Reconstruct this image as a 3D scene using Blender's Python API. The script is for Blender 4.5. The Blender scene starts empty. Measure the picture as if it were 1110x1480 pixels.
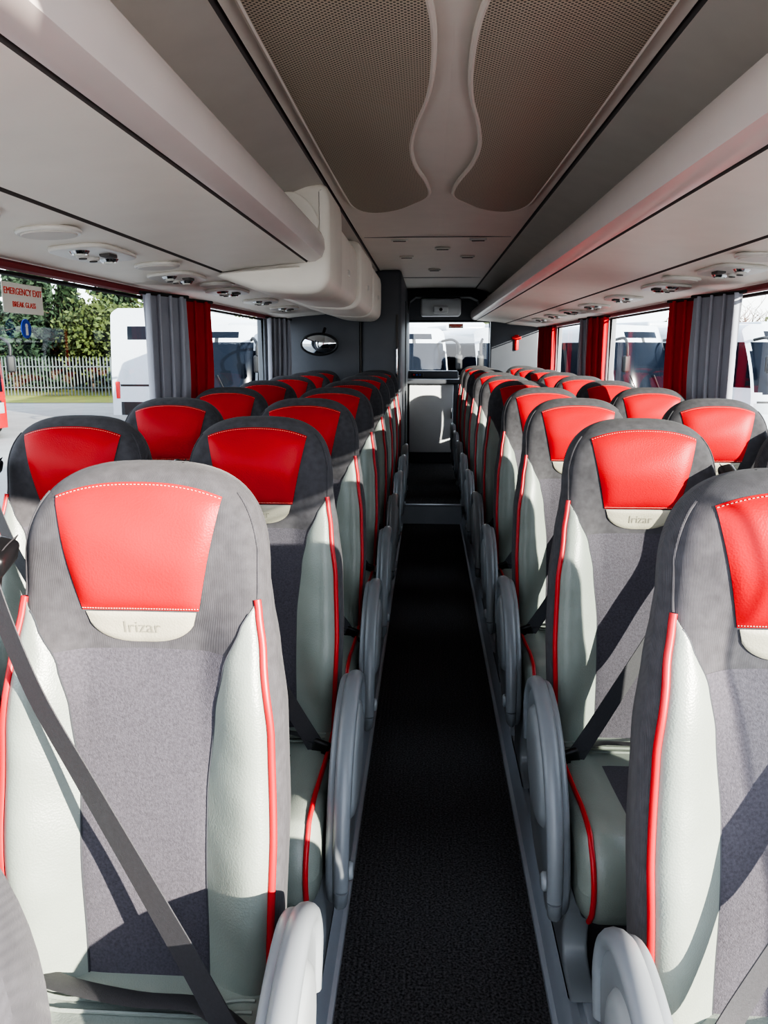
import bpy, bmesh, math, random
from mathutils import Vector, Matrix, Euler
random.seed(7)
sin,cos,pi=math.sin,math.cos,math.pi
scene=bpy.context.scene
COL=scene.collection

# ------------------------------------------------------------------ materials
def lin(c):
    c=c/255.0
    return c/12.92 if c<=0.04045 else ((c+0.055)/1.055)**2.4
def rgb(r,g,b): return (lin(r),lin(g),lin(b),1)
def M(name,col,rough=0.5,metal=0.0,bump=None,var=0.0,varscale=8,spec=0.5,coat=0.0,sheen=0.0):
    m=bpy.data.materials.new(name); m.use_nodes=True
    nt=m.node_tree; b=nt.nodes['Principled BSDF']
    b.inputs['Roughness'].default_value=rough; b.inputs['Metallic'].default_value=metal
    b.inputs['Specular IOR Level'].default_value=spec
    b.inputs['Coat Weight'].default_value=coat
    b.inputs['Sheen Weight'].default_value=sheen
    tc=nt.nodes.new('ShaderNodeTexCoord')
    n=nt.nodes.new('ShaderNodeTexNoise'); n.inputs['Scale'].default_value=varscale; n.inputs['Detail'].default_value=5
    nt.links.new(tc.outputs['Object'],n.inputs['Vector'])
    r=nt.nodes.new('ShaderNodeValToRGB')
    r.color_ramp.elements[0].position=0.3; r.color_ramp.elements[1].position=0.7
    r.color_ramp.elements[0].color=tuple(c*(1-var) for c in col[:3])+(1,)
    r.color_ramp.elements[1].color=tuple(min(1,c*(1+var)) for c in col[:3])+(1,)
    nt.links.new(n.outputs['Fac'],r.inputs['Fac']); nt.links.new(r.outputs['Color'],b.inputs['Base Color'])
    if bump:
        kind,sc,st=bump[:3]; dist=bump[3] if len(bump)>3 else 0.001
        bp=nt.nodes.new('ShaderNodeBump'); bp.inputs['Strength'].default_value=st; bp.inputs['Distance'].default_value=dist
        if kind=='noise':
            t=nt.nodes.new('ShaderNodeTexNoise'); t.inputs['Scale'].default_value=sc; t.inputs['Detail'].default_value=3; o=t.outputs['Fac']
        elif kind=='vor':
            t=nt.nodes.new('ShaderNodeTexVoronoi'); t.inputs['Scale'].default_value=sc; o=t.outputs['Distance']
        elif kind=='wavex':
            t=nt.nodes.new('ShaderNodeTexWave'); t.bands_direction='X'; t.inputs['Scale'].default_value=sc
            t.inputs['Distortion'].default_value=0.6; t.inputs['Detail Scale'].default_value=3; o=t.outputs['Fac']
        nt.links.new(tc.outputs['Object'],t.inputs['Vector'])
        nt.links.new(o,bp.inputs['Height']); nt.links.new(bp.outputs['Normal'],b.inputs['Normal'])
    return m

fabric=M('seat_fabric_charcoal',rgb(70,69,72),0.9,bump=('wavex',200,0.35,0.0015),var=0.16,varscale=60,spec=0.15,sheen=0.08)
fabric2=M('seat_fabric_centre',rgb(74,72,78),0.92,bump=('noise',480,0.6,0.002),var=0.2,varscale=260,spec=0.12,sheen=0.08)
red_l=M('red_leather',rgb(172,6,18),0.45,bump=('vor',330,0.22,0.001),var=0.05,varscale=12,spec=0.25)
grey_l=M('grey_leather',rgb(122,129,122),0.40,bump=('vor',330,0.3,0.001),var=0.06,varscale=12)
pipe=M('red_piping',rgb(172,10,22),0.4,var=0.05)
cream=M('cream_leather',rgb(156,152,136),0.45,bump=('vor',330,0.3,0.001),var=0.04)
emb=M('embossed_leather',rgb(126,123,110),0.5)
plas=M('armrest_plastic_grey',rgb(114,119,123),0.36,var=0.03)
plas2=M('armrest_cover_light',rgb(134,139,142),0.35,var=0.03)
black=M('black_plastic',rgb(20,20,22),0.4,var=0.1)
belt=M('belt_webbing',rgb(52,52,55),0.6,bump=('noise',500,0.4),var=0.1,varscale=200)
stitch=M('stitching',rgb(215,180,165),0.8)
shell=M('seat_shell',rgb(60,62,66),0.5,var=0.05)
redbtn=M('buckle_button',rgb(205,25,22),0.35)
SEATM=[fabric,red_l,grey_l,pipe,cream,plas,black,belt,stitch,shell,fabric2,redbtn,plas2,emb]

ceil_m=M('ceiling_vinyl',rgb(232,223,213),0.55,bump=('noise',300,0.15),var=0.02)
cove_m=M('cove_panel',rgb(208,200,192),0.6,var=0.03)
rack_m=M('rack_underside',rgb(234,226,215),0.5,bump=('noise',250,0.1),var=0.02)
nose_m=M('rack_bullnose',rgb(214,204,199),0.26,var=0.02)
groove_m=M('dark_groove',rgb(84,80,78),0.7)
psu_m=M('service_unit_plastic',rgb(208,203,196),0.35,var=0.03)
wall_m=M('side_wall_trim',rgb(120,122,126),0.6,var=0.04)
dark_m=M('dark_cabinet_laminate',rgb(80,82,88),0.45,bump=('noise',200,0.1),var=0.06)
panel_m=M('cabinet_door_light',rgb(222,223,224),0.4,var=0.02)
alu=M('aluminium_trim',rgb(185,192,200),0.35,0.5,var=0.04)
sill_m=M('sill_plastic',rgb(165,173,182),0.4,var=0.04)
cur_g=M('curtain_grey',rgb(150,150,158),0.85,bump=('noise',200,0.2),var=0.05)
cur_r=M('curtain_red',rgb(185,8,24),0.85,bump=('noise',200,0.2),var=0.06)
chrome=M('chrome',rgb(210,210,212),0.12,1.0)
mirror_m=M('mirror_glass',rgb(225,228,230),0.04,1.0)
rubber=M('black_rubber',rgb(24,24,26),0.6,var=0.1)
burg=M('curtain_rail_burgundy',rgb(120,24,34),0.5)
white_s=M('sticker_white',rgb(215,212,202),0.5)
orange_s=M('sticker_red_text',rgb(215,50,20),0.5)
blue_s=M('sticker_blue',rgb(20,60,170),0.5)

def carpet_mat():
    m=M('carpet_ribbed_black',rgb(74,73,74),0.95,var=0.85,varscale=170,spec=0.2)
    nt=m.node_tree; b=nt.nodes['Principled BSDF']; tc=nt.nodes['Texture Coordinate']
    w=nt.nodes.new('ShaderNodeTexWave'); w.bands_direction='X'; w.inputs['Scale'].default_value=22; w.inputs['Distortion'].default_value=1.2
    w.inputs['Detail Scale'].default_value=8; w.inputs['Detail'].default_value=3
    n=nt.nodes.new('ShaderNodeTexNoise'); n.inputs['Scale'].default_value=220; n.inputs['Detail'].default_value=4
    nt.links.new(tc.outputs['Object'],w.inputs['Vector']); nt.links.new(tc.outputs['Object'],n.inputs['Vector'])
    ad=nt.nodes.new('ShaderNodeMath'); ad.operation='ADD'
    nt.links.new(w.outputs['Fac'],ad.inputs[0]); nt.links.new(n.outputs['Fac'],ad.inputs[1])
    bp=nt.nodes.new('ShaderNodeBump'); bp.inputs['Strength'].default_value=1; bp.inputs['Distance'].default_value=0.0025
    nt.links.new(ad.outputs[0],bp.inputs['Height']); nt.links.new(bp.outputs['Normal'],b.inputs['Normal'])
    return m
carpet=carpet_mat()

def grille_mat():
    m=M('perforated_grille',rgb(168,163,156),0.6)
    nt=m.node_tree; b=nt.nodes['Principled BSDF']; tc=nt.nodes['Texture Coordinate']
    s=nt.nodes.new('ShaderNodeSeparateXYZ'); nt.links.new(tc.outputs['Object'],s.inputs[0])
    outs=[]
    for ax in ('X','Y'):
        mu=nt.nodes.new('ShaderNodeMath'); mu.operation='MULTIPLY'; mu.inputs[1].default_value=2*pi/0.0125
        nt.links.new(s.outputs[ax],mu.inputs[0])
        si=nt.nodes.new('ShaderNodeMath'); si.operation='SINE'; nt.links.new(mu.outputs[0],si.inputs[0]); outs.append(si)
    p=nt.nodes.new('ShaderNodeMath'); p.operation='MULTIPLY'
    nt.links.new(outs[0].outputs[0],p.inputs[0]); nt.links.new(outs[1].outputs[0],p.inputs[1])
    r=nt.nodes.new('ShaderNodeValToRGB'); r.color_ramp.elements[0].position=0.18; r.color_ramp.elements[1].position=0.4
    r.color_ramp.elements[0].color=rgb(198,186,168); r.color_ramp.elements[1].color=rgb(62,56,52)
    nt.links.new(p.outputs[0],r.inputs['Fac']); nt.links.new(r.outputs['Color'],b.inputs['Base Color'])
    return m
grille_m=grille_mat()

def glass_mat(name,tint,refl):
    m=bpy.data.materials.new(name); m.use_nodes=True; nt=m.node_tree
    for n in list(nt.nodes): nt.nodes.remove(n)
    o=nt.nodes.new('ShaderNodeOutputMaterial'); t=nt.nodes.new('ShaderNodeBsdfTransparent'); g=nt.nodes.new('ShaderNodeBsdfGlossy')
    t.inputs['Color'].default_value=tint; g.inputs['Roughness'].default_value=0.02
    mx=nt.nodes.new('ShaderNodeMixShader'); mx.inputs[0].default_value=refl
    nt.links.new(t.outputs[0],mx.inputs[1]); nt.links.new(g.outputs[0],mx.inputs[2]); nt.links.new(mx.outputs[0],o.inputs['Surface'])
    return m
glass=glass_mat('window_glass',(0.68,0.72,0.72,1),0.07)

# ------------------------------------------------------------------ mesh builder
class MB:
    def __init__(s): s.v=[];s.f=[];s.m=[]
    def add(s,vs,fs,m):
        o=len(s.v); s.v+= [tuple(v) for v in vs]
        for i,f in enumerate(fs):
            s.f.append(tuple(o+k for k in f)); s.m.append(m[i] if isinstance(m,list) else m)
    def grid(s,fn,nu,nv,m,closeu=False):
        vs=[];fs=[];ms=[]
        cu=nu if closeu else nu+1
        for j in range(nv+1):
            for i in range(cu): vs.append(fn(i/nu,j/nv))
        for j in range(nv):
            for i in range(nu):
                a=j*cu+i; b=j*cu+(i+1)%cu
                fs.append((a,b,b+cu,a+cu)); ms.append(m(i,j) if callable(m) else m)
        s.add(vs,fs,ms)
    def tube(s,pts,r,m,n=8,closed=False,flat=1.0,up=None):
        P=[Vector(p) for p in pts]; N=len(P); vs=[];fs=[]
        prev=None
        for i in range(N):
            if closed: t=P[(i+1)%N]-P[i-1]
            else: t=P[min(i+1,N-1)]-P[max(i-1,0)]
            if t.length<1e-9: t=Vector((0,0,1))
            t.normalize()
            ref=Vector(up) if up else (prev if prev is not None else (Vector((0,0,1)) if abs(t.z)<0.9 else Vector((0,1,0))))
            a=ref-t*ref.dot(t)
            if a.length<1e-6: a=Vector((1,0,0))-t*t.x
            a.normalize(); prev=a; b=t.cross(a)
            rr=r[i] if isinstance(r,(list,tuple)) else r
            for k in range(n):
                an=2*pi*k/n; vs.append(P[i]+a*cos(an)*rr*flat+b*sin(an)*rr)
        R=N if closed else N-1
        for i in range(R):
            for k in range(n):
                i2=(i+1)%N
                fs.append((i*n+k,i*n+(k+1)%n,i2*n+(k+1)%n,i2*n+k))
        if not closed:
            fs.append(tuple(range(n))[::-1]); fs.append(tuple((N-1)*n+k for k in range(n)))
        s.add(vs,fs,m)
    def rbox(s,c,sz,m,bev=0.01,seg=3,rot=None):
        bm=bmesh.new(); bmesh.ops.create_cube(bm,size=1)
        bmesh.ops.scale(bm,vec=sz,verts=bm.verts)
        if bev>0: bmesh.ops.bevel(bm,geom=bm.edges[:],offset=min(bev,min(sz)*0.49),segments=seg,affect='EDGES',profile=0.5)
        mt=Matrix.Translation(c)
        if rot: mt=mt@Euler(rot).to_matrix().to_4x4()
        bmesh.ops.transform(bm,matrix=mt,verts=bm.verts)
        bm.verts.index_update()
        s.add([v.co[:] for v in bm.verts],[tuple(v.index for v in f.verts) for f in bm.faces],m); bm.free()
    def cyl(s,c,r,h,m,axis='z',n=24,r2=None,bev=0.0):
        r2=r if r2 is None else r2
        rings=[(r-bev,-h/2),(r,-h/2+bev),(r2,h/2-bev),(r2-bev,h/2)] if bev>0 else [(r,-h/2),(r2,h/2)]
        vs=[];fs=[]
        for (rr,z) in rings:
            for k in range(n):
                a=2*pi*k/n; p=(rr*cos(a),rr*sin(a),z)
                if axis=='x': p=(p[2],p[0],p[1])
                elif axis=='y': p=(p[0],p[2],p[1])
                vs.append((c[0]+p[0],c[1]+p[1],c[2]+p[2]))
        for j in range(len(rings)-1):
            for k in range(n): fs.append((j*n+k,j*n+(k+1)%n,(j+1)*n+(k+1)%n,(j+1)*n+k))
        fs.append(tuple(range(n))[::-1]); fs.append(tuple((len(rings)-1)*n+k for k in range(n)))
        s.add(vs,fs,m)
    def plate(s,out,t,m,place,bev=0.01):
        N=len(out); nr=[]
        area=sum(out[i][0]*out[(i+1)%N][1]-out[(i+1)%N][0]*out[i][1] for i in range(N))
        sg=1 if area>0 else -1
        for i in range(N):
            tx=out[(i+1)%N][0]-out[i-1][0]; ty=out[(i+1)%N][1]-out[i-1][1]; l=math.hypot(tx,ty) or 1
            nr.append((-ty/l*sg,tx/l*sg))
        rings=[]
        K=4
        for k in range(K+1):
            a=pi/2*k/K; rings.append((bev*(1-sin(a)),-t/2+bev*(1-cos(a))))
        for k in range(K+1):
            a=pi/2*k/K; rings.append((bev*(1-cos(a)),t/2-bev*(1-sin(a))))
        vs=[];fs=[]
        for (o,w) in rings:
            for i in range(N): vs.append(place(out[i][0]+nr[i][0]*o,out[i][1]+nr[i][1]*o,w))
        for j in range(len(rings)-1):
            for i in range(N): fs.append((j*N+i,j*N+(i+1)%N,(j+1)*N+(i+1)%N,(j+1)*N+i))
        fs.append(tuple(range(N))[::-1]); fs.append(tuple((len(rings)-1)*N+i for i in range(N)))
        s.add(vs,fs,m)
    def extrude_y(s,prof,y0,y1,m,closed=False,ny=1,caps=False):
        n=len(prof); vs=[];fs=[];ms=[]
        for j in range(ny+1):
            y=y0+(y1-y0)*j/ny
            for p in prof: vs.append((p[0],y,p[1]))
        R=n if closed else n-1
        for j in range(ny):
            for i in range(R):
                fs.append((j*n+i,j*n+(i+1)%n,(j+1)*n+(i+1)%n,(j+1)*n+i)); ms.append(m[i] if isinstance(m,list) else m)
        if caps:
            mm=m[0] if isinstance(m,list) else m
            fs.append(tuple(range(n))[::-1]); fs.append(tuple(ny*n+i for i in range(n))); ms+=[mm,mm]
        s.add(vs,fs,ms)
    def mesh(s,name,mats,mirror=False,ang=40,recalc=True):
        me=bpy.data.meshes.new(name)
        vs=[(-x,y,z) for x,y,z in s.v] if mirror else s.v
        me.from_pydata(vs,[],s.f)
        for m in mats: me.materials.append(m)
        me.polygons.foreach_set('material_index',s.m)
        me.polygons.foreach_set('use_smooth',[True]*len(s.f))
        me.update()
        if recalc:
            bm=bmesh.new(); bm.from_mesh(me); bmesh.ops.recalc_face_normals(bm,faces=bm.faces); bm.to_mesh(me); bm.free()
        me.set_sharp_from_angle(angle=math.radians(ang))
        return me
def place(name,me,loc=(0,0,0),rot=(0,0,0),scale=(1,1,1),parent=None):
    o=bpy.data.objects.new(name,me); COL.objects.link(o); o.location=loc; o.rotation_euler=rot; o.scale=scale
    if parent: o.parent=parent
    return o
def smooth(t):
    t=max(0,min(1,t)); return t*t*(3-2*t)
def interp(tab,x):
    if x<=tab[0][0]: return tab[0][1]
    for (a,b),(c,d) in zip(tab,tab[1:]):
        if x<=c:
            return b+(d-b)*smooth((x-a)/(c-a))*0.5+(d-b)*0.5*(x-a)/(c-a)
    return tab[-1][1]
def catmull(pts,n=6,closed=True):
    out=[];N=len(pts)
    R=N if closed else N-1
    for i in range(R):
        g=lambda k: pts[k%N] if closed else pts[max(0,min(N-1,k))]
        p0,p1,p2,p3=g(i-1),g(i),g(i+1),g(i+2)
        for k in range(n):
            t=k/n
            out.append(tuple(0.5*((2*p1[d])+(-p0[d]+p2[d])*t+(2*p0[d]-5*p1[d]+4*p2[d]-p3[d])*t*t+(-p0[d]+3*p1[d]-3*p2[d]+p3[d])*t**3) for d in range(len(p1))))
    if not closed: out.append(pts[-1])
    return out

# ------------------------------------------------------------------ seat
ZT=1.262; ZB=1.09; NE=2.9
WT=[(0.42,0.194),(0.55,0.197),(0.75,0.205),(0.9,0.202),(1.0,0.190),(1.06,0.180),(1.09,0.176)]
W1=0.176
def W(z):
    if z<ZB: return interp(WT,z)
    return W1*max(0,1-((z-ZB)/(ZT-ZB))**NE)**(1/NE)
def rho(x,z):
    if z<ZB: return abs(x)/W(z)
    return ((abs(x)/W1)**NE+((z-ZB)/(ZT-ZB))**NE)**(1/NE)
def S(x,z,rnd=True):
    a=abs(x)/(W(z) if z<ZB else W1)
    y=(z-0.52)*0.12
    y-=0.040*smooth((a-0.40)/0.42)*smooth((1.13-z)/0.2)
    y-=0.012*math.exp(-((z-0.70)/0.1)**2)
    y-=0.022*math.exp(-((z-1.15)/0.08)**2)*(1-0.5*a*a)
    y+=0.012*math.exp(-((z-1.0)/0.05)**2)*(1-a)
    if rnd:
        q=max(0,min(1,(rho(x,z)-0.84)/0.16)); y+=0.045*(1-math.sqrt(max(0,1-q*q)))
    return y
def font_mesh(txt,size):
    c=bpy.data.curves.new('tmp','FONT'); c.body=txt; c.size=size; c.align_x='CENTER'; c.align_y='CENTER'; c.resolution_u=3
    o=bpy.data.objects.new('tmp',c); COL.objects.link(o)
    dg=bpy.context.evaluated_depsgraph_get(); me=bpy.data.meshes.new_from_object(o.evaluated_get(dg))
    vs=[v.co[:] for v in me.vertices]; fs=[tuple(p.vertices) for p in me.polygons]
    bpy.data.objects.remove(o); bpy.data.curves.remove(c); bpy.data.meshes.remove(me)
    return vs,fs
def make_seat(arm=True,mir=False):
    B=MB()
    def zrow(t):
        if t<0.6: z=0.42+(ZB-0.42)*t/0.6; return z,W(z)
        ph=(t-0.6)/0.4*pi/2
        return ZB+(ZT-ZB)*sin(ph)**(2/NE), W1*max(0,cos(ph))**(2/NE)
    def sx(u):
        k=2*u-1; return math.copysign(1-(1-abs(k))**1.5,k)
    def fr(u,v):
        z,w=zrow(v); x=sx(u)*w; return (x,S(x,z),z)
    def bk(u,v):
        z,w=zrow(v); x=sx(u)*w; r=min(1,rho(x,z))
        yr=(z-0.52)*0.12+0.05
        q=max(0,(r-0.7)/0.3)
        y=yr+0.035*math.sqrt(max(0,1-q*q))
        if r>0.999: y=S(x,z)
        return (x,y,z)
    B.grid(fr,40,60,0)
    B.grid(bk,24,50,lambda i,j:0 if j>34 or i<2 or i>21 else 9)
    def panel(xl,xr,zb,zt,m,nu=18,nv=26,puff=0.007,base=0.0025,pw=4):
        def f(u,v):
            z=zb(u)+(zt(u)-zb(u))*v
            zc=zb(0.5)+(zt(0.5)-zb(0.5))*v
            x=xl(zc)+(xr(zc)-xl(zc))*u
            e=(1-abs(2*u-1)**pw)*(1-abs(2*v-1)**pw)
            wr=0.0014*sin(37*z+9*x)*sin(23*x+31*z) if m in (1,2) else 0
            return (x,S(x,z)-base-puff*e-wr*e,z)
        B.grid(f,nu,nv,m)
        return f
    hw=lambda z: 0.083+0.034*((z-1.058)/0.175)
    fred=panel(lambda z:-hw(z),lambda z:hw(z),lambda u:1.060,lambda u:1.220+0.020*(1-abs(2*u-1)**2.5),1,26,26,0.010,pw=8)
    ftab=panel(lambda z:-0.079,lambda z:0.079,lambda u:1.056-0.046*max(0,1-abs(2*u-1)**2.6)**0.5,lambda u:1.0575,4,30,10,0.004,pw=6)
    tv,tf=EMB
    k=-1 if mir else 1
    B.add([(k*x,S(x,1.034+y)-0.0075,1.034+y) for x,y,z in tv],tf,13)
    for v0 in (0.985,0.02):
        for q in range(44):
            a=(q+0.25)/44; b=(q+0.75)/44
            pa=Vector(fred(a,v0)); pb=Vector(fred(b,v0)); pa.y-=0.0008; pb.y-=0.0008
            B.tube([pa,pb],0.0006,8,4)
    xi=[(0.42,0.090),(0.8,0.093),(0.92,0.106),(0.985,0.120),(1.04,0.145),(1.078,0.166)]
    XI=lambda z: interp(xi,z)
    XO=lambda z: min(W(z)-0.013, interp([(0.42,0.178),(0.55,0.184),(0.75,0.192),(0.9,0.188),(1.0,0.176),(1.078,0.166)],z))
    panel(lambda z:-XI(z)+0.001,lambda z:XI(z)-0.001,lambda u:0.45,lambda u:1.0,10,30,40,0.004,0.001,pw=14)
    for sgn in (1,-1):
        panel(lambda z:sgn*XI(z),lambda z:sgn*XO(z),lambda u:0.45,lambda u:1.076,2,16,60,0.009,0.002,pw=3)
        pts=[]
        for q in range(50):
            z=0.45+(1.078-0.45)*q/49; x=sgn*(XO(z)+0.002); pts.append((x,S(x,z)-0.005,z))
        B.tube(pts,0.0056,3,8)
        pts=[]
        for q in range(30):
            z=1.078+(ZT-0.04-1.078)*q/29; x=sgn*(min(0.166,W(z)*0.955)); pts.append((x,S(x,z)-0.0005,z))
        B.tube(pts,0.0022,0,6)
        pts=[(sgn*XI(z),S(XI(z),z)-0.0015,z) for z in [0.46+0.6*q/40 for q in range(41)]]
        B.tube(pts,0.0016,9,5)
    # ---- cushion
    prof=catmull([(0.05,0.52),(-0.10,0.515),(-0.25,0.525),(-0.36,0.535),(-0.43,0.522),(-0.465,0.475),(-0.468,0.42),(-0.45,0.375),(-0.40,0.36),(-0.2,0.355),(0.04,0.355)],5,False)
    NP=len(prof)-1; NU=32; HW=0.205
    cy=sum(p[0] for p in prof)/len(prof); cz=0.44
    def cu(u,v):
        k=2*u-1; x=HW*math.copysign(1-(1-abs(k))**1.4,k)
        a=abs(x)/HW; q=max(0,(a-0.80)/0.20)
        p=prof[round(v*NP)]
        sh=0.04*(1-math.sqrt(max(0,1-q*q)))
        dy=(p[0]-cy); dz=(p[1]-cz)
        yy=p[0]-math.copysign(min(abs(dy),sh),dy); zz=p[1]-math.copysign(min(abs(dz),sh),dz)
        if v<0.65:
            groove=math.exp(-((a-0.52)/0.03)**2); bol=smooth((a-0.5)/0.25)
            zz+= (0.012*bol-0.006*groove)*(1 if p[0]>-0.42 else 0.3)
            if p[0]<=-0.38: yy-=0.006*bol
        return (x,yy,zz)
    def cm(i,j):
        u=(i+0.5)/NU; k=2*u-1; a=1-(1-abs(k))**1.4
        if j>NP*0.72: return 9
        if j<6: return 2
        return 10 if a<0.5 else 2
    B.grid(cu,NU,NP,cm)
    for sgn in (1,-1):
        rim=[cu(0.5+0.5*sgn,k/NP) for k in range(NP+1)]
        B.add(rim,[tuple(range(len(rim)))],2)
        pts=[]
        for k in range(int(NP*0.72)):
            u=0.5+0.5*sgn*(1-(1-0.90)**(1/1.4)); c=cu(u,k/NP); p=prof[k]
            d=Vector((0,p[0]-cy,(p[1]-cz)*1.5)).normalized(); pts.append(Vector(c)+d*0.004)
        B.tube(pts,0.0052,3,8)
    for py in (-0.055,-0.075):
        B.tube([(x,py,0.5185+ (0.010*smooth((abs(x)/0.205-0.5)/0.25))) for x in [-0.17+0.34*q/20 for q in range(21)]],0.003,2,6)
    B.rbox((0,-0.20,0.335),(0.36,0.34,0.04),9,0.01)
    leg=[(-0.30,0.34),(-0.06,0.34),(-0.10,0.22),(-0.115,0.14),(-0.06,0.125),(-0.06,0.115),(-0.34,0.115),(-0.34,0.13),(-0.27,0.15),(-0.265,0.22)]
    B.plate(catmull(leg,3),0.055,5,lambda u,v,w:(0.165+w,u,v),0.008)
    # ---- aisle armrest (aisle side is +x)
    if arm:
        out=catmull([(-0.01,0.60),(-0.035,0.665),(-0.10,0.70),(-0.20,0.69),(-0.29,0.645),(-0.36,0.57),(-0.405,0.48),(-0.42,0.40),(-0.395,0.345),(-0.35,0.335),(-0.30,0.375),(-0.22,0.41),(-0.12,0.44),(-0.04,0.50)],5)
        B.plate(out,0.040,5,lambda u,v,w:(0.232+w,u,v),0.014)
        band=catmull([(0.243,-0.02,0.52),(0.245,-0.012,0.60),(0.245,-0.042,0.662),(0.245,-0.11,0.698),(0.245,-0.21,0.690),(0.245,-0.30,0.646),(0.245,-0.37,0.572),(0.245,-0.413,0.48),(0.245,-0.426,0.40)],5,False)
        B.tube(band,[0.0150+0.003*sin(pi*i/(len(band)-1)) for i in range(len(band))],5,12,flat=0.85)
        B.tube([(0.245,-0.426,0.40),(0.243,-0.423,0.37),(0.238,-0.405,0.35)],[0.0150,0.014,0.009],5,12)
        def dome(u,v):
            a=2*pi*u; r=v
            dy=0.140*r*cos(a); dz=0.088*r*sin(a); c,s_=cos(0.5),sin(0.5)
            yy=dy*c-dz*s_; zz=dy*s_+dz*c
            return (0.249+0.017*max(0,1-r**6)**0.5,-0.205+yy,0.56+zz)
        B.grid(dome,36,12,12,closeu=True)
        B.cyl((0.258,-0.395,0.42),0.018,0.018,12,'x',20,bev=0.004)
        hp=catmull([(-0.05,0.50),(-0.02,0.42),(-0.08,0.33),(-0.20,0.30),(-0.30,0.32),(-0.34,0.37),(-0.24,0.42),(-0.12,0.46)],4)
        B.plate(hp,0.04,12,lambda u,v,w:(0.222+w,u,v),0.012)
    # ---- belt
    path=catmull([(-0.180,0.06,1.150),(-0.176,0.0,1.135),(-0.165,-0.012,1.09),(-0.12,-0.025,0.97),(-0.05,-0.045,0.85),(0.03,-0.07,0.72),(0.10,-0.095,0.61),(0.150,-0.125,0.545),(0.168,-0.13,0.52)],6,False)
    N=len(path); vs=[];fs=[]
    for i,p in enumerate(path):
        P=Vector(p); t=(Vector(path[min(i+1,N-1)])-Vector(path[max(i-1,0)])).normalized()
        tw=-(0.66*(1-i/(N-1))**0.6)
        side=t.cross(Vector((0,-1,0))).normalized(); nrm=side.cross(t)
        d=side*cos(tw)+nrm*sin(tw)
        for s2,o in ((0.0225,-0.0008),(0.0225,0.0008),(-0.0225,0.0008),(-0.0225,-0.0008)):
            vs.append(P+d*s2+d.cross(t)*o)
    for i in range(N-1):
        for k in range(4): fs.append((i*4+k,i*4+(k+1)%4,(i+1)*4+(k+1)%4,(i+1)*4+k))
    B.add(vs,fs,7)
    B.rbox((-0.176,0.02,1.145),(0.035,0.07,0.035),6,0.010,3,(0.2,0.3,0.2))
    B.rbox((-0.186,0.012,1.120),(0.022,0.035,0.075),6,0.008,3,(0.1,0.25,0))
    B.rbox((0.168,-0.130,0.535),(0.040,0.014,0.05),6,0.006,3,(0.5,0.35,0))
    B.rbox((0.178,-0.135,0.500),(0.034,0.022,0.055),6,0.006,3,(0.4,0.25,0))
    B.rbox((0.176,-0.1475,0.512),(0.024,0.006,0.022),11,0.003,2,(0.4,0.25,0))
    lap=catmull([(-0.19,0.0,0.53),(-0.12,-0.05,0.542),(0.0,-0.07,0.538),(0.10,-0.08,0.542),(0.165,-0.12,0.54)],5,False)
    B.tube(lap,0.020,7,8,flat=0.12,up=(0,0.3,1))
    return B
EMB=font_mesh('Irizar',0.026)
mA_L=make_seat(True).mesh('coach_seat_aisle_l',SEATM,False,50)
mA_R=make_seat(True,True).mesh('coach_seat_aisle_r',SEATM,True,50)
mW_L=make_seat(False).mesh('coach_seat_window_l',SEATM,False,50)
mW_R=make_seat(False,True).mesh('coach_seat_window_r',SEATM,True,50)
XA,XWn=0.448,0.895
rowsL=[0.955,1.72,2.44,3.18,3.92,4.66,5.38,6.0]
rowsR=[0.93,1.71]+[2.49+0.75*k for k in range(8)]
for y in rowsL:
    place('coach_seat',mA_L,(-XA,y,0)); place('coach_seat',mW_L,(-XWn,y,0))
for y in rowsR:
    place('coach_seat',mA_R,(XA,y,0)); place('coach_seat',mW_R,(XWn,y,0))
# row the photographer is standing beside (its left aisle seat is slid toward the aisle)
place('coach_seat',mA_L,(-XA+0.070,0.135,0)); place('coach_seat',mW_L,(-XWn,0.135,0))

# ------------------------------------------------------------------ shell
YF=-1.3; YR=9.3; XW=1.24; YC=0.22
def simple(name,B,mats,**k): return place(name,B.mesh(name,mats,**k))
B=MB(); B.rbox((0,(YF+6.25)/2,-0.02),(0.50,6.25-YF,0.04),0,0); simple('floor',B,[carpet])
B=MB(); B.rbox((0,(6.27+YR)/2,0.06),(0.50,YR-6.27,0.19),0,0.0); B.rbox((0,6.262,0.075),(0.50,0.015,0.15),1,0); B.rbox((0,6.275,0.157),(0.50,0.04,0.012),2,0.004)
simple('step_rear',B,[carpet,sill_m,alu])
plat=M('platform_vinyl',rgb(52,54,62),0.7,bump=('vor',120,0.5),var=0.15,varscale=90)
for sg,nm in ((-1,'left'),(1,'right')):
    B=MB()
    B.extrude_y([(sg*0.245,0.0),(sg*0.25,0.03),(sg*0.262,0.085),(sg*0.275,0.10),(sg*0.31,0.1)],YF,YR,[1,1,0,0])
    B.extrude_y([(sg*0.31,0.1),(sg*XW,0.1)],YF,YR,2)
    B.extrude_y([(sg*0.235,0.0),(sg*0.237,0.006),(sg*0.248,0.012)],YF,YR,0)
    B.rbox((sg*0.30,(YF+YR)/2,0.108),(0.03,YR-YF,0.014),0,0.004)
    B.rbox((sg*0.95,(YF+YR)/2,0.108),(0.03,YR-YF,0.014),0,0.004)
    simple('platform_'+nm,B,[alu,sill_m,plat])

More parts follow.
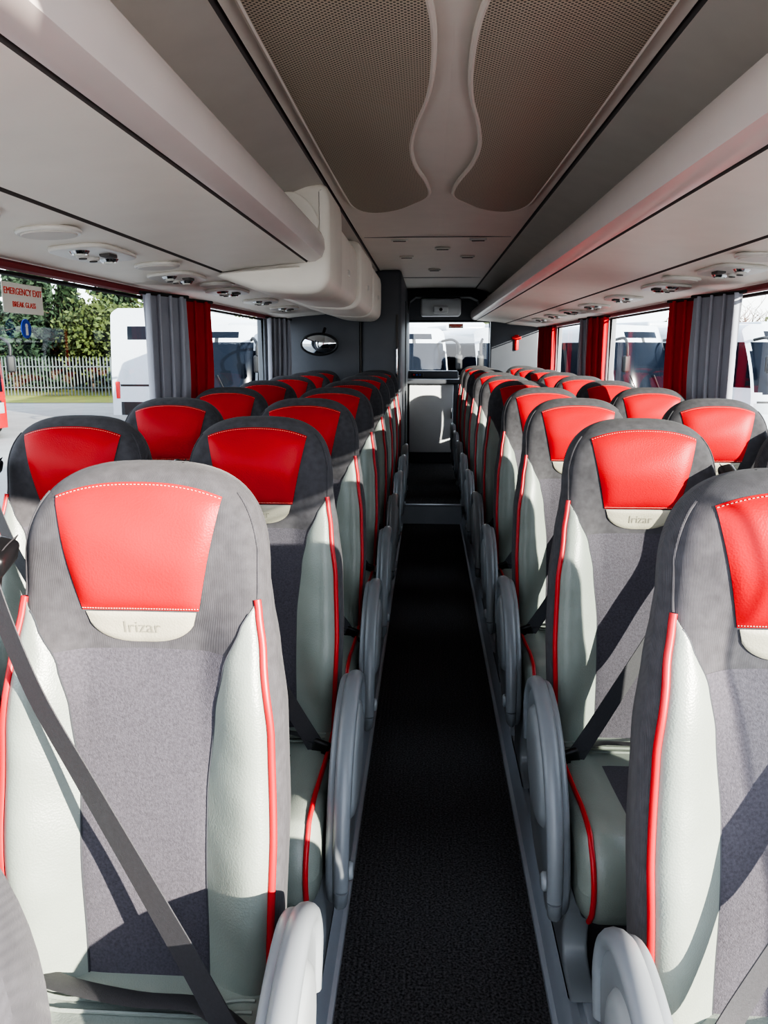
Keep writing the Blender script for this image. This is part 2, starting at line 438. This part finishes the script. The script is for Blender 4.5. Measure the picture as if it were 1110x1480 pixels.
ZW0,ZW1=0.78,1.665
def wall(sg,nm,pillars,y1):
    B=MB()
    x0=sg*XW
    B.rbox((x0+sg*0.03,(YF+y1)/2,(0.1+ZW0)/2),(0.06,y1-YF,ZW0-0.1),0,0.0)
    B.rbox((x0+sg*0.03,(YC+y1)/2,(ZW1+2.12)/2),(0.06,y1-YC,2.12-ZW1),0,0.0)
    B.rbox((x0,(YF+y1)/2,ZW0),(0.05,y1-YF,0.03),0,0.008)
    for (a,b) in pillars: B.rbox((x0+sg*0.03,(a+b)/2,(ZW0+ZW1)/2),(0.058,b-a,ZW1-ZW0),0,0.006)
    simple('wall_'+nm,B,[wall_m])
    B=MB(); B.extrude_y([(x0-sg*0.012,ZW1+0.002),(x0-sg*0.02,ZW1-0.006),(x0-sg*0.02,ZW1-0.02),(x0-sg*0.008,ZW1-0.026)],YC,y1,0)
    simple('trim_'+nm,B,[burg])
wall(-1,'left',[(3.44,3.60),(5.74,5.90)],6.5)
wall(1,'right',[(3.52,3.68),(5.74,5.9),(8.0,8.2)],YR)
k=1
def pane(x,ya,yb):
    global k
    B=MB(); B.add([(x,ya,ZW0),(x,yb,ZW0),(x,yb,ZW1),(x,ya,ZW1)],[(0,1,2,3)],0)
    B.tube([(x,ya,ZW0+0.01),(x,yb,ZW0+0.01),(x,yb,ZW1-0.03),(x,ya,ZW1-0.03)],0.008,1,6,closed=True)
    simple('window_%d'%k,B,[glass,rubber],recalc=False); k+=1
for a,b in ((YC,3.44),(3.60,5.74),(5.90,6.5)): pane(-XW-0.02,a,b)
for a,b in ((YC,3.52),(3.68,5.74),(5.9,8.0),(8.2,YR)): pane(XW+0.02,a,b)

def curtain(x,ya,yb,m,sg,nf=4,slant=0.09):
    """gathered curtain: folds stack obliquely inward from the glass"""
    B=MB(); L=yb-ya
    def f(u,v):
        z=0.80+(1.64-0.80)*v
        w=1.0-0.15*math.exp(-((v-0.25)/0.25)**2)
        y=(ya+yb)/2+(u-0.5)*L*w
        ph=u*nf*2*pi+0.3*sin(v*4)
        a=0.020+0.004*sin(u*17)
        return (x-sg*(0.012+slant*u*w+a*sin(ph)),y+0.022*cos(ph),z)
    B.grid(f,nf*16,18,0)
    B.tube([(x-sg*0.01,ya-0.01,1.642),(x-sg*(0.02+slant),yb+0.01,1.642)],0.007,1,8)
    return simple('curtain',B,[m,rubber])
xl,xr=-XW+0.04,XW-0.04
curtain(xl,3.12,3.40,cur_g,-1,4); curtain(xl,3.42,3.78,cur_r,-1,4)
curtain(xl,5.56,5.80,cur_g,-1,4); curtain(xl,5.82,6.0,cur_g,-1,3)
curtain(xr,3.20,3.50,cur_g,1,4); curtain(xr,3.52,3.84,cur_r,1,4)
curtain(xr,5.50,5.72,cur_r,1,3); curtain(xr,5.74,6.05,cur_g,1,4)
curtain(xr,7.75,8.25,cur_r,1,5)

B=MB()
half=[(0.0,2.058),(0.06,2.056),(0.42,2.05),(0.44,2.046),(0.447,2.058),(0.456,2.044),(0.52,2.030),(0.60,2.0),(0.64,1.985),(0.645,1.995),(0.655,1.982),(0.80,1.95),(1.0,1.93),(1.22,1.90)]
mm=[0,0,0,1,1,2,2,2,1,1,2,2,2]
for sg in (1,-1):
    B.extrude_y([(sg*a,b) for a,b in half],YC,YR,mm)
B.rbox((0,(YC+YR)/2,2.14),(2*XW+0.12,YR-YC,0.06),0,0)
for y in (4.65,7.2): B.rbox((0,y,2.051),(0.84,0.006,0.004),1,0)
simple('ceiling',B,[ceil_m,groove_m,cove_m])

def grille(sg):
    inner=[(1.15,0.15),(1.35,0.09),(1.6,0.05),(1.85,0.043),(2.1,0.055),(2.35,0.088),(2.6,0.108),(2.85,0.098),(3.1,0.064),(3.3,0.048),(3.42,0.060),(3.52,0.10)]
    pts=[(x,y) for y,x in inner]+[(0.18,3.68),(0.27,3.76),(0.34,3.74),(0.385,3.60),(0.395,3.3),(0.40,2.6),(0.40,1.9),(0.395,1.4),(0.36,1.18),(0.25,1.12)]
    out=catmull([(sg*a,b) for a,b in pts],5)
    B=MB()
    B.plate(out,0.014,0,lambda u,v,w:(u,v,2.045+w),0.005)
    B.tube([(a,b,2.044) for a,b in out],0.008,1,8,closed=True)
    return simple('ceiling_grille',B,[grille_m,ceil_m])
grille(1); grille(-1)
def slotvent(x,y,w=0.10):
    B=MB(); B.rbox((x,y,2.049),(w,0.035,0.012),0,0.006); B.rbox((x,y,2.042),(w*0.75,0.012,0.006),1,0.002)
    simple('ceiling_vent',B,[psu_m,groove_m])
for x,y in ((-0.22,4.75),(0.04,5.15),(0.24,4.75),(-0.2,5.6),(0.22,5.6),(0.0,6.5)): slotvent(x,y)

rp=[(1.20,1.90),(1.20,1.775),(0.52,1.80),(0.505,1.862),(0.485,1.870),(0.462,1.860),(0.450,1.835),(0.448,1.80),(0.460,1.770),(0.485,1.755),(0.51,1.752),(0.513,1.760),(0.520,1.750),(0.62,1.742),(0.75,1.730),(0.845,1.716),(0.85,1.726),(0.857,1.712),(0.90,1.702),(1.05,1.690),(1.15,1.680),(1.235,1.668)]
rm=[2,2,2,1,1,1,1,1,1,1,3,3,0,0,0,3,3,0,0,0,0]
def rack(sg,y0,y1):
    B=MB()
    B.extrude_y([(sg*a,b) for a,b in rp],y0,y1,rm)
    B.add([(sg*a,y1,b) for a,b in rp],[tuple(range(len(rp)))],0)
    B.add([(sg*a,y0,b) for a,b in rp],[tuple(range(len(rp)))],0)
    return simple('luggage_rack',B,[rack_m,nose_m,cove_m,groove_m],ang=35)
rack(1,YC,YR); rack(-1,YC,3.10)
B=MB(); B.extrude_y([(-a,b) for a,b in rp[17:]],3.08,6.5,0); B.extrude_y([(-0.857,1.712),(-0.55,1.735)],3.08,6.5,0); simple('service_panel',B,[rack_m])

def lprof(x0,zt,zb):
    return catmull([(x0-0.10,zt),(x0-0.025,zt-0.012),(x0-0.003,zt-0.05),(x0,(zt+zb)/2+0.05),(x0-0.002,zb+0.09),(x0-0.015,zb+0.035),(x0-0.06,zb+0.004),(x0-0.14,zb),(x0-0.28,zb+0.012),(-0.82,zb+0.045),(-0.90,1.715),(-0.92,1.80),(-0.92,zt-0.1),(-0.88,zt-0.01),(-0.7,zt)],4)
def locker(y0,y1,x0,zt,zb,bev=0.02):
    B=MB(); out=lprof(x0,zt,zb)
    B.plate(out,y1-y0,0,lambda u,v,w:(u,(y0+y1)/2+w,v),bev)
    if y1-y0>0.6: B.rbox((x0+0.001,(y0+y1)/2,1.80),(0.012,0.07,0.03),2,0.004)
    return simple('overhead_locker',B,[rack_m,groove_m,psu_m],ang=50)
locker(3.12,3.60,-0.432,2.055,1.635,0.035); locker(3.58,4.55,-0.455,2.0,1.655); locker(4.57,5.5,-0.43,2.03,1.645); locker(5.52,6.42,-0.425,2.0,1.64,0.03)
B=MB()
B.plate(catmull([(-0.62,2.00),(-0.55,2.00),(-0.49,1.95),(-0.470,1.88),(-0.53,1.86),(-0.66,1.86),(-0.72,1.9),(-0.70,1.97)],4),0.03,0,lambda u,v,w:(u,3.08+w,v),0.008)
B.cyl((-0.60,3.06,1.945),0.03,0.012,1,'y',24,bev=0.003)
B.cyl((-0.60,3.052,1.945),0.007,0.008,2,'y',12)
simple('rack_hinge_plate',B,[rack_m,psu_m,groove_m],ang=50)

def psu_mesh(sg):
    B=MB()
    out=[(0.085*math.copysign(abs(cos(a))**0.5,cos(a)),0.16*math.copysign(abs(sin(a))**0.5,sin(a))) for a in [2*pi*i/40 for i in range(40)]]
    B.plate(out,0.014,0,lambda u,v,w:(sg*u,v,w-0.02*u),0.006)
    for yy in (-0.10,0.10):
        B.cyl((0,yy,-0.008),0.024,0.014,1,'z',24,r2=0.030,bev=0.003); B.cyl((0,yy,-0.015),0.015,0.006,2,'z',20)
    for yy in (-0.035,0.035):
        B.cyl((sg*0.02,yy,-0.009),0.018,0.014,0,'z',20,bev=0.004); B.cyl((sg*0.02,yy,-0.017),0.011,0.004,3,'z',16)
    B.rbox((-sg*0.04,0,-0.008),(0.03,0.06,0.012),3,0.003)
    return B.mesh('psu',[psu_m,chrome,white_s,groove_m])
def spk_mesh(sg):
    B=MB(); B.cyl((0,0,0),0.075,0.012,0,'z',40,bev=0.004); B.cyl((0,0,-0.006),0.064,0.006,1,'z',40,bev=0.002)
    return B.mesh('speaker',[psu_m,cove_m])
pm={1:psu_mesh(1),-1:psu_mesh(-1)}; sm={1:spk_mesh(1),-1:spk_mesh(-1)}
for sg,yy0,n in ((-1,2.25,6),(1,2.1,9)):
    for i in range(n):
        y=yy0-0.75+i*0.75
        place('reading_light_unit',pm[sg],(sg*1.0,y,1.688),(0,sg*0.06,0))
        if i<4: place('ceiling_speaker',sm[sg],(sg*0.95,y-0.37,1.693),(0,sg*0.06,0))

# ------------------------------------------------------------------ rear
B=MB()
B.rbox((-0.92,7.9,1.08),(0.62,2.8,1.95),0,0.006)
B.rbox((-0.43,7.95,1.08),(0.33,2.9,1.95),0,0.03,4)
B.rbox((-0.262,7.9,1.02),(0.012,0.6,1.7),1,0.003)
B.rbox((-0.30,6.49,1.1),(0.02,0.012,1.2),2,0.004)
B.rbox((-0.60,6.495,1.3),(0.008,0.008,1.4),2,0)
B.tube([(-0.30,6.48,1.2),(-0.30,6.44,1.22),(-0.30,6.44,1.42),(-0.30,6.48,1.44)],0.009,3,8)
simple('wardrobe_cabinet',B,[dark_m,shell,groove_m,chrome])
B=MB()
def mir(u,v):
    a=2*pi*u; r=v; return (0.145*r*cos(a),-0.03*(1-r*r),0.078*r*sin(a))
B.grid(mir,36,8,0,closeu=True)
B.tube([(0.148*cos(a),0.004,0.081*sin(a)) for a in [2*pi*i/40 for i in range(40)]],0.011,1,8,closed=True)
B.tube([(0,0.01,0.0),(0.02,0.05,0.06),(0.03,0.10,0.12)],0.012,1,8)
B.grid(lambda u,v:(0.148*v*cos(2*pi*u),0.012,0.081*v*sin(2*pi*u)),36,2,1,closeu=True)
place('convex_mirror',B.mesh('convex_mirror',[mirror_m,black]),(-0.92,6.30,1.46),(0.1,0,-0.1))
B=MB()
B.rbox((0,YR+0.03,0.55),(2*XW,0.06,1.1),0,0)
B.rbox((0.96,YR-0.02,1.45),(0.56,0.12,0.78),1,0.02)
B.rbox((0,YR+0.03,1.93),(2*XW,0.06,0.36),0,0)
B.rbox((-0.8,YR+0.03,1.45),(0.9,0.06,0.8),0,0)
simple('wall_rear',B,[dark_m,M('rear_panel',rgb(76,79,86),0.5,var=0.04)])
B=MB(); B.add([(-0.35,YR+0.03,1.1),(0.68,YR+0.03,1.1),(0.68,YR+0.03,1.75),(-0.35,YR+0.03,1.75)],[(0,1,2,3)],0)
B.tube([(-0.34,YR,1.11),(0.67,YR,1.11),(0.67,YR,1.74),(-0.34,YR,1.74)],0.014,1,6,closed=True)
simple('window_%d'%k,B,[glass,rubber],recalc=False); k+=1
B=MB()
arch=[(-0.30,2.04),(-0.30,1.80),(-0.26,1.80),(-0.24,1.92),(-0.18,1.965),(0.40,1.965),(0.48,1.93),(0.52,1.84),(0.56,1.84),(0.58,2.04)]
B.plate(arch,0.3,0,lambda u,v,w:(u,8.6+w,v),0.004)
simple('rear_header',B,[rubber],ang=30)
B=MB(); B.rbox((0.09,8.75,1.87),(0.44,0.25,0.19),0,0.03); B.rbox((0.09,8.60,1.84),(0.16,0.08,0.07),0,0.015); B.cyl((0.09,8.555,1.84),0.018,0.02,1,'y',20)
simple('ceiling_projector',B,[panel_m,black])
B=MB(); B.rbox((0,0,0),(0.05,0.02,0.17),0,0.008); B.rbox((0,-0.012,0.05),(0.11,0.025,0.035),0,0.008); B.rbox((0,-0.01,-0.03),(0.025,0.02,0.12),0,0.006)
place('emergency_hammer',B.mesh('hammer',[redbtn]),(0.98,YR-0.09,1.50))
B=MB()
B.rbox((0.02,8.95,0.60),(0.56,0.5,0.90),0,0.01)
B.rbox((0.0,8.69,0.66),(0.49,0.02,0.76),1,0.006)
B.rbox((0.02,8.92,1.07),(0.60,0.58,0.05),0,0.012)
B.rbox((0.02,9.05,1.13),(0.58,0.2,0.10),0,0.02)
B.rbox((-0.16,8.93,1.135),(0.14,0.03,0.05),2,0.008)
for i,mi in enumerate((3,4,4)): B.cyl((-0.20+0.035*i,8.91,1.137),0.009,0.012,mi,'y',16)
B.rbox((0.225,8.675,0.72),(0.012,0.02,0.12),5,0.004)
simple('rear_cabinet',B,[dark_m,panel_m,black,redbtn,blue_s,chrome])
B=MB(); B.rbox((0,0,0),(0.17,0.004,0.05),0,0.0); B.rbox((0,-0.004,0.008),(0.15,0.003,0.014),1,0); B.rbox((0,-0.004,-0.012),(0.11,0.003,0.010),1,0)
place('warning_sticker',B.mesh('sticker',[white_s,orange_s]),(0.28,YR,1.69))

root=bpy.data.objects.new('emergency_exit_sign',None); COL.objects.link(root); root.location=(-XW+0.006,2.28,1.565); root.rotation_euler=(pi/2,0,pi/2)
B=MB(); B.rbox((0,0,-0.002),(0.23,0.085,0.002),0,0.0008,1); place('sign_plate',B.mesh('plate',[white_s]),parent=root)
def text(s,size,loc,par,mat):
    c=bpy.data.curves.new('t','FONT'); c.body=s; c.size=size; c.align_x='CENTER'; c.align_y='CENTER'; c.extrude=0.0005; c.materials.append(mat)
    o=bpy.data.objects.new('lettering',c); COL.objects.link(o); o.location=loc; o.parent=par; return o
text('EMERGENCY EXIT',0.027,(0,0.018,0),root,orange_s); text('BREAK GLASS',0.022,(0,-0.018,0),root,orange_s)
B=MB(); B.cyl((0,0,0),0.028,0.003,0,'x',28); B.cyl((0.002,0,0.008),0.007,0.002,1,'x',12); B.rbox((0.002,0,-0.008),(0.002,0.012,0.022),1,0)
place('round_blue_sticker',B.mesh('bs',[blue_s,white_s]),(-XW+0.004,2.28,1.48))

# ------------------------------------------------------------------ exterior
G=-1.25
asph=M('asphalt',rgb(132,131,129),0.9,bump=('noise',30,0.4,0.01),var=0.12,varscale=0.8)
grass=M('grass',rgb(116,118,50),0.95,bump=('noise',8,0.8,0.05),var=0.25,varscale=0.6)
B=MB(); B.add([(-90,-40,G),(90,-40,G),(90,46,G),(-90,46,G)],[(0,1,2,3)],0); B.add([(-120,46,G),(120,46,G),(140,140,G+2),(-140,140,G+2)],[(0,1,2,3)],1)
B.add([(-60,36,G+0.02),(-11,39,G+0.02),(-11,46,G+0.02),(-60,46,G+0.02)],[(0,1,2,3)],1)
simple('ground_outside',B,[asph,grass])
steel=M('galvanised_steel',rgb(104,110,112),0.5,0.4,var=0.1)
B=MB()
for i in range(150):
    x=-42+i*0.2*1.0; 
    if x>-11: break
    B.rbox((x,44,G+1.1),(0.075,0.02,2.1),0,0)
    B.add([(x-0.037,44,G+2.15),(x+0.037,44,G+2.15),(x,44,G+2.3)],[(0,1,2)],0)
B.rbox((-27,44.04,G+0.5),(32,0.04,0.06),0,0); B.rbox((-27,44.04,G+1.7),(32,0.04,0.06),0,0)
simple('palisade_fence',B,[steel])
bark=M('bark',rgb(88,74,60),0.9,bump=('noise',20,0.6,0.02),var=0.2)
leafs=[M('foliage_a',rgb(66,78,36),0.8,var=0.5,varscale=1.5),M('foliage_pine',rgb(36,56,34),0.8,var=0.35,varscale=1.5)]
def tree(seed,h,kind):
    R=random.Random(seed); B=MB(); tips=[]
    def br(p,d,L,r,lev):
        pts=[p]; q=p.copy(); dd=d.copy()
        for i in range(4):
            dd=(dd+Vector((R.uniform(-.15,.15),R.uniform(-.15,.15),R.uniform(-.02,.12)))).normalized(); q=q+dd*L/4; pts.append(q.copy())
        B.tube(pts,[r*(1-0.17*i) for i in range(5)],0,5 if lev else 8)
        tips.append((q,L))
        if lev<(4 if kind=='bare' else 2):
            n=5 if lev==0 else (4 if kind!='bare' else 3)
            for i in range(n):
                a=R.uniform(0,2*pi); t=R.choice(pts[2:]); up=R.uniform(0.3,1.0)
                br(t,Vector((cos(a)*0.9,sin(a)*0.9,up)).normalized(),L*R.uniform(.5,.72),r*0.5,lev+1)
    if kind=='pine':
        B.tube([(0,0,0),(0.05,0,h*0.5),(0,0.05,h)],[0.16,0.11,0.03],0,8)
        for lv in range(16):
            z=h*(0.12+0.88*lv/16); rr=(1-lv/19)*h*0.30*R.uniform(.7,1.2)
            for j in range(11):
                a=R.uniform(0,2*pi); e=Vector((cos(a)*rr,sin(a)*rr,z-rr*0.12))
                B.tube([(0,0,z),e*0.5+Vector((0,0,z*0.5+0.06)),e],[0.03,0.02,0.01],0,4)
                for m_ in range(40):
                    t=R.uniform(.15,1.08); c=Vector((0,0,z)).lerp(e,t)+Vector((R.gauss(0,.18),R.gauss(0,.18),R.gauss(0,.18)))
                    s=R.uniform(.10,.26); u=Vector((R.gauss(0,1),R.gauss(0,1),R.gauss(0,1))).normalized(); w=u.orthogonal().normalized()
                    B.add([c-u*s,c+w*s*0.5,c+u*s,c-w*s*0.5],[(0,1,2,3)],1)
    else:
        br(Vector((0,0,0)),Vector((0,0,1)),h*0.42,0.16,0)
        if kind=='leafy':
            for (q,L) in tips:
                for j in range(220):
                    c=q+Vector((R.gauss(0,.5),R.gauss(0,.5),R.gauss(0,.42)))*L*0.8
                    s=R.uniform(.07,.19); u=Vector((R.gauss(0,1),R.gauss(0,1),R.gauss(0,1))).normalized(); w=u.orthogonal().normalized()
                    B.add([c-u*s,c+w*s*0.7,c+u*s,c-w*s*0.7],[(0,1,2,3)],1)
    return B.mesh('tree',[bark,leafs[1] if kind=='pine' else leafs[0]],recalc=False)
T={'pine':[tree(1,7.5,'pine'),tree(2,6.5,'pine')],'leafy':[tree(3,6.5,'leafy'),tree(4,6,'leafy')],'bare':[tree(5,8,'bare'),tree(6,8.5,'bare')]}
def tr(kind,i,x,y,s=1,nm=None):
    place({'pine':'pine_tree','leafy':'leafy_tree','bare':'bare_tree'}[kind],T[kind][i],(x,y,G),(0,0,random.uniform(0,6)),(s,s,s))
for (kd,i,x,y,s) in [('pine',0,-25.2,49,1.2),('leafy',0,-28.3,50,1.0),('pine',1,-23.2,50,1.05),('leafy',1,-21.2,48.5,1.0),('pine',0,-20.0,50,1.15),('leafy',0,-18.2,48,1.1),('pine',1,-27.2,53,1.45),('leafy',1,-24,55,1.15),('pine',0,-29.5,51,1.2),('bare',1,-22.2,53,1.1),('pine',1,-18,53,1.35),
    ('leafy',1,-16.5,50,1.1),('pine',1,-14.2,50,1.15),('bare',1,-12,53,.9),('bare',0,-26.2,51,1.05),('leafy',0,-12.5,50,1.0),('leafy',1,-10,52,.9),
    ('bare',0,13,50,.75),('bare',1,17,52,.85),('bare',0,21,50,1.0),('leafy',0,10,54,.6),('bare',1,25,50,1.05),('leafy',1,23,55,.9),('bare',0,29,50,1.1),('leafy',0,15,56,.7),('bare',1,8,56,.6),('leafy',1,3,60,.6),('leafy',0,19,55,.85),('leafy',1,-2,62,.6),('bare',1,19,48,.95),('bare',0,23.5,47,.95)]:
    tr(kd,i,x,y,s)
R=random.Random(9); B=MB()
for i in range(9000):
    x=R.uniform(-60,60); c=Vector((x,60+R.gauss(0,1.5),G+abs(R.gauss(0,1))*1.6+0.3*sin(x*.4)))
    s=R.uniform(.2,.5); u=Vector((R.gauss(0,1),R.gauss(0,1),R.gauss(0,1))).normalized(); w=u.orthogonal().normalized()
    B.add([c-u*s,c+w*s*0.7,c+u*s,c-w*s*0.7],[(0,1,2,3)],0)
simple('hedge',B,[leafs[0]],recalc=False)

cw=M('coach_paint_white',rgb(176,181,188),0.25,var=0.02,coat=0.5)
cr=M('coach_paint_red',rgb(160,20,26),0.3,var=0.03,coat=0.5)
cg=M('coach_glass_dark',rgb(14,20,30),0.15,var=0.15,varscale=0.7,spec=0.2)
cl=M('coach_lamp',rgb(200,205,210),0.1,0.6)
def coach_mesh(paint,nm):
    B=MB(); Wd,H,L=2.5,3.40,12.0; z0=0.32
    def tt(z): return (z-z0)/(H-z0)
    def fy(x,z):
        t=tt(z); return 1.15*max(0,t-0.25)**1.7+0.10*abs(x/1.25)**3*4+0.12*max(0,0.15-t)*2
    def hw(z): 
        t=tt(z); return 1.25*(1-0.07*max(0,t-0.4)**1.5)-(0.22*max(0,(t-0.93)/0.07)**2)
    NX,NZ=40,48
    def front(u,v):
        z=z0+(H-z0)*v; x=(2*u-1)*hw(z); return (x,fy(x,z),z)
    def fm(i,j):
        u=(i+.5)/NX; v=(j+.5)/NZ; x=abs(2*u-1)
        low=0.36-0.05*(1-x*x)
        if low<v<0.83 and x<0.95-0.10*max(0,v-0.5): return 1
        if 0.865<v<0.93 and x<0.55 : return 1
        if 0.15<v<0.25 and 0.52+0.6*(v-.15)<x<0.93: return 2
        if 0.05<v<0.12 and x<0.5: return 3
        if 0.26<v<0.275 and x<0.9: return 3
        if abs(x-0.0)<0.03 and 0.83<v<0.865: return 3
        return 0
    B.grid(front,NX,NZ,fm)
    NY=72
    for sg in (1,-1):
        def side(u,v):
            z=z0+(H-z0)*v; x=sg*hw(z); y0=fy(abs(x),z); return (x,y0+(L-0.2*v-y0)*u,z)
        def smt(i,j):
            u=(i+.5)/NY; v=(j+.5)/NZ
            if u<0.14 and 0.36+ (0.14-u)*0.3<v<0.84: return 1
            if 0.44<v<0.84 and 0.14<u<0.97 and (i%12)!=0: return 1
            if 0.44<v<0.84 and 0.14<u<0.97: return 3
            if v<0.2 and abs(u-0.21)<0.05 or v<0.2 and abs(u-0.72)<0.05: return 3
            if abs(v-0.22)<0.01: return 3
            return 0
        B.grid(side,NY,NZ,smt)
        for yy in (2.6,8.7):
            B.cyl((sg*1.14,yy,0.5),0.5,0.28,3,'x',28,bev=0.05); B.cyl((sg*1.29,yy,0.5),0.26,0.03,2,'x',20,bev=0.01)
        B.tube(catmull([(sg*1.05,0.65,2.95),(sg*1.25,0.05,3.0),(sg*1.42,-0.25,2.8),(sg*1.42,-0.28,2.5)],4,False),0.045,3,8)
        B.rbox((sg*1.42,-0.26,2.25),(0.24,0.14,0.5),3,0.06); B.rbox((sg*1.42,-0.185,2.25),(0.2,0.01,0.42),1,0.0)
    def rear(u,v):
        z=z0+(H-z0)*v; x=(2*u-1)*hw(z); return (x,L-0.2*v,z)
    B.grid(rear,NX,NZ,lambda i,j: 1 if 0.70<(j+.5)/NZ<0.84 and abs(2*(i+.5)/NX-1)<0.6 else (3 if (j+.5)/NZ<.12 and abs(2*(i+.5)/NX-1)<0.8 or 0.28<(j+.5)/NZ<.30 and abs(2*(i+.5)/NX-1)<0.8 else 0))
    for sg in (1,-1): B.rbox((sg*1.08,L-0.05,1.05),(0.12,0.06,0.5),4,0.02)
    def roof(u,v):
        x=(2*u-1)*hw(H); yy=fy(x,H)+(L-0.2-fy(x,H))*v; return (x,yy,H+0.06*(1-(2*u-1)**2)*min(1,min(v,1-v)*12))
    B.grid(roof,12,16,0)
    B.rbox((0,6.5,H+0.12),(1.7,2.6,0.22),0,0.1)
    B.rbox((0,L/2,z0+0.02),(2.2,L-0.6,0.05),3,0)
    B.tube([(-0.1,-0.02,1.38),(-0.7,-0.0,1.5),(-0.9,0.05,1.9)],0.02,3,5); B.tube([(0.9,0.05,1.38),(0.3,0.0,1.5),(0.1,0.05,1.9)],0.02,3,5)
    return B.mesh(nm,[paint,cg,cl,rubber,redbtn],ang=35)
CM=coach_mesh(cw,'coach_white'); CR=coach_mesh(cr,'coach_red')
for (me,x,y,rz,s) in [(CM,-9.7,41.4,pi,1.2),(CM,-6.55,23.5,0.0,1),(CM,-3.6,23,0.12,1),(CM,-0.4,27,0.25,1),(CM,3.0,27,0.3,1),(CM,6.9,24.5,0.55,1),(CM,10.9,24,0.5,1),(CM,14.6,24,0.45,1),(CR,-13.7,22,0.62,1)]:
    place('parked_coach',me,(x,y,G),(0,0,rz),(s,s,s))

# ------------------------------------------------------------------ light, world, camera
w=bpy.data.worlds.new('sky'); scene.world=w; w.use_nodes=True; nt=w.node_tree
bg=nt.nodes['Background']; tc=nt.nodes.new('ShaderNodeTexCoord'); sp=nt.nodes.new('ShaderNodeSeparateXYZ')
nt.links.new(tc.outputs['Generated'],sp.inputs[0])
rp_=nt.nodes.new('ShaderNodeValToRGB'); cr_=rp_.color_ramp
cr_.elements[0].position=0.0; cr_.elements[0].color=(0.88,0.93,1,1); cr_.elements[1].position=0.7; cr_.elements[1].color=(0.56,0.66,0.86,1)
e=cr_.elements.new(0.2); e.color=(0.74,0.84,1,1)
nt.links.new(sp.outputs['Z'],rp_.inputs['Fac'])
no=nt.nodes.new('ShaderNodeTexNoise'); no.inputs['Scale'].default_value=3.2; no.inputs['Detail'].default_value=8
mp=nt.nodes.new('ShaderNodeMapping'); mp.inputs['Scale'].default_value=(1,1,3.5)
nt.links.new(tc.outputs['Generated'],mp.inputs[0]); nt.links.new(mp.outputs[0],no.inputs['Vector'])
r2=nt.nodes.new('ShaderNodeValToRGB'); r2.color_ramp.elements[0].position=0.45; r2.color_ramp.elements[1].position=0.65
nt.links.new(no.outputs['Fac'],r2.inputs['Fac'])
mx=nt.nodes.new('ShaderNodeMixRGB'); mx.inputs[2].default_value=(1,0.99,0.97,1)
nt.links.new(r2.outputs['Color'],mx.inputs[0]); nt.links.new(rp_.outputs['Color'],mx.inputs[1])
nt.links.new(mx.outputs[0],bg.inputs['Color']); bg.inputs['Strength'].default_value=1.5
sd=bpy.data.lights.new('sun','SUN'); sd.energy=6.5; sd.angle=0.010; sd.color=(1,0.92,0.80)
so=bpy.data.objects.new('sun',sd); COL.objects.link(so)
el=math.radians(15.5); hx,hy=0.76,-0.65
dirv=Vector((-hx*cos(el),-hy*cos(el),-sin(el)))
so.rotation_euler=dirv.to_track_quat('-Z','Y').to_euler(); so.location=(6,-4,5)

cd=bpy.data.cameras.new('camera'); cam=bpy.data.objects.new('camera',cd); COL.objects.link(cam)
cd.sensor_fit='VERTICAL'; cd.sensor_height=36; cd.lens=1112/1480*36; cd.clip_start=0.02; cd.clip_end=500
cam.location=(-0.048,0,1.42); cam.rotation_euler=(math.radians(90-11.93),0,math.radians(3.17))
scene.camera=cam
scene.view_settings.view_transform='AgX'
scene.view_settings.look='AgX - High Contrast'
scene.view_settings.exposure=1.75
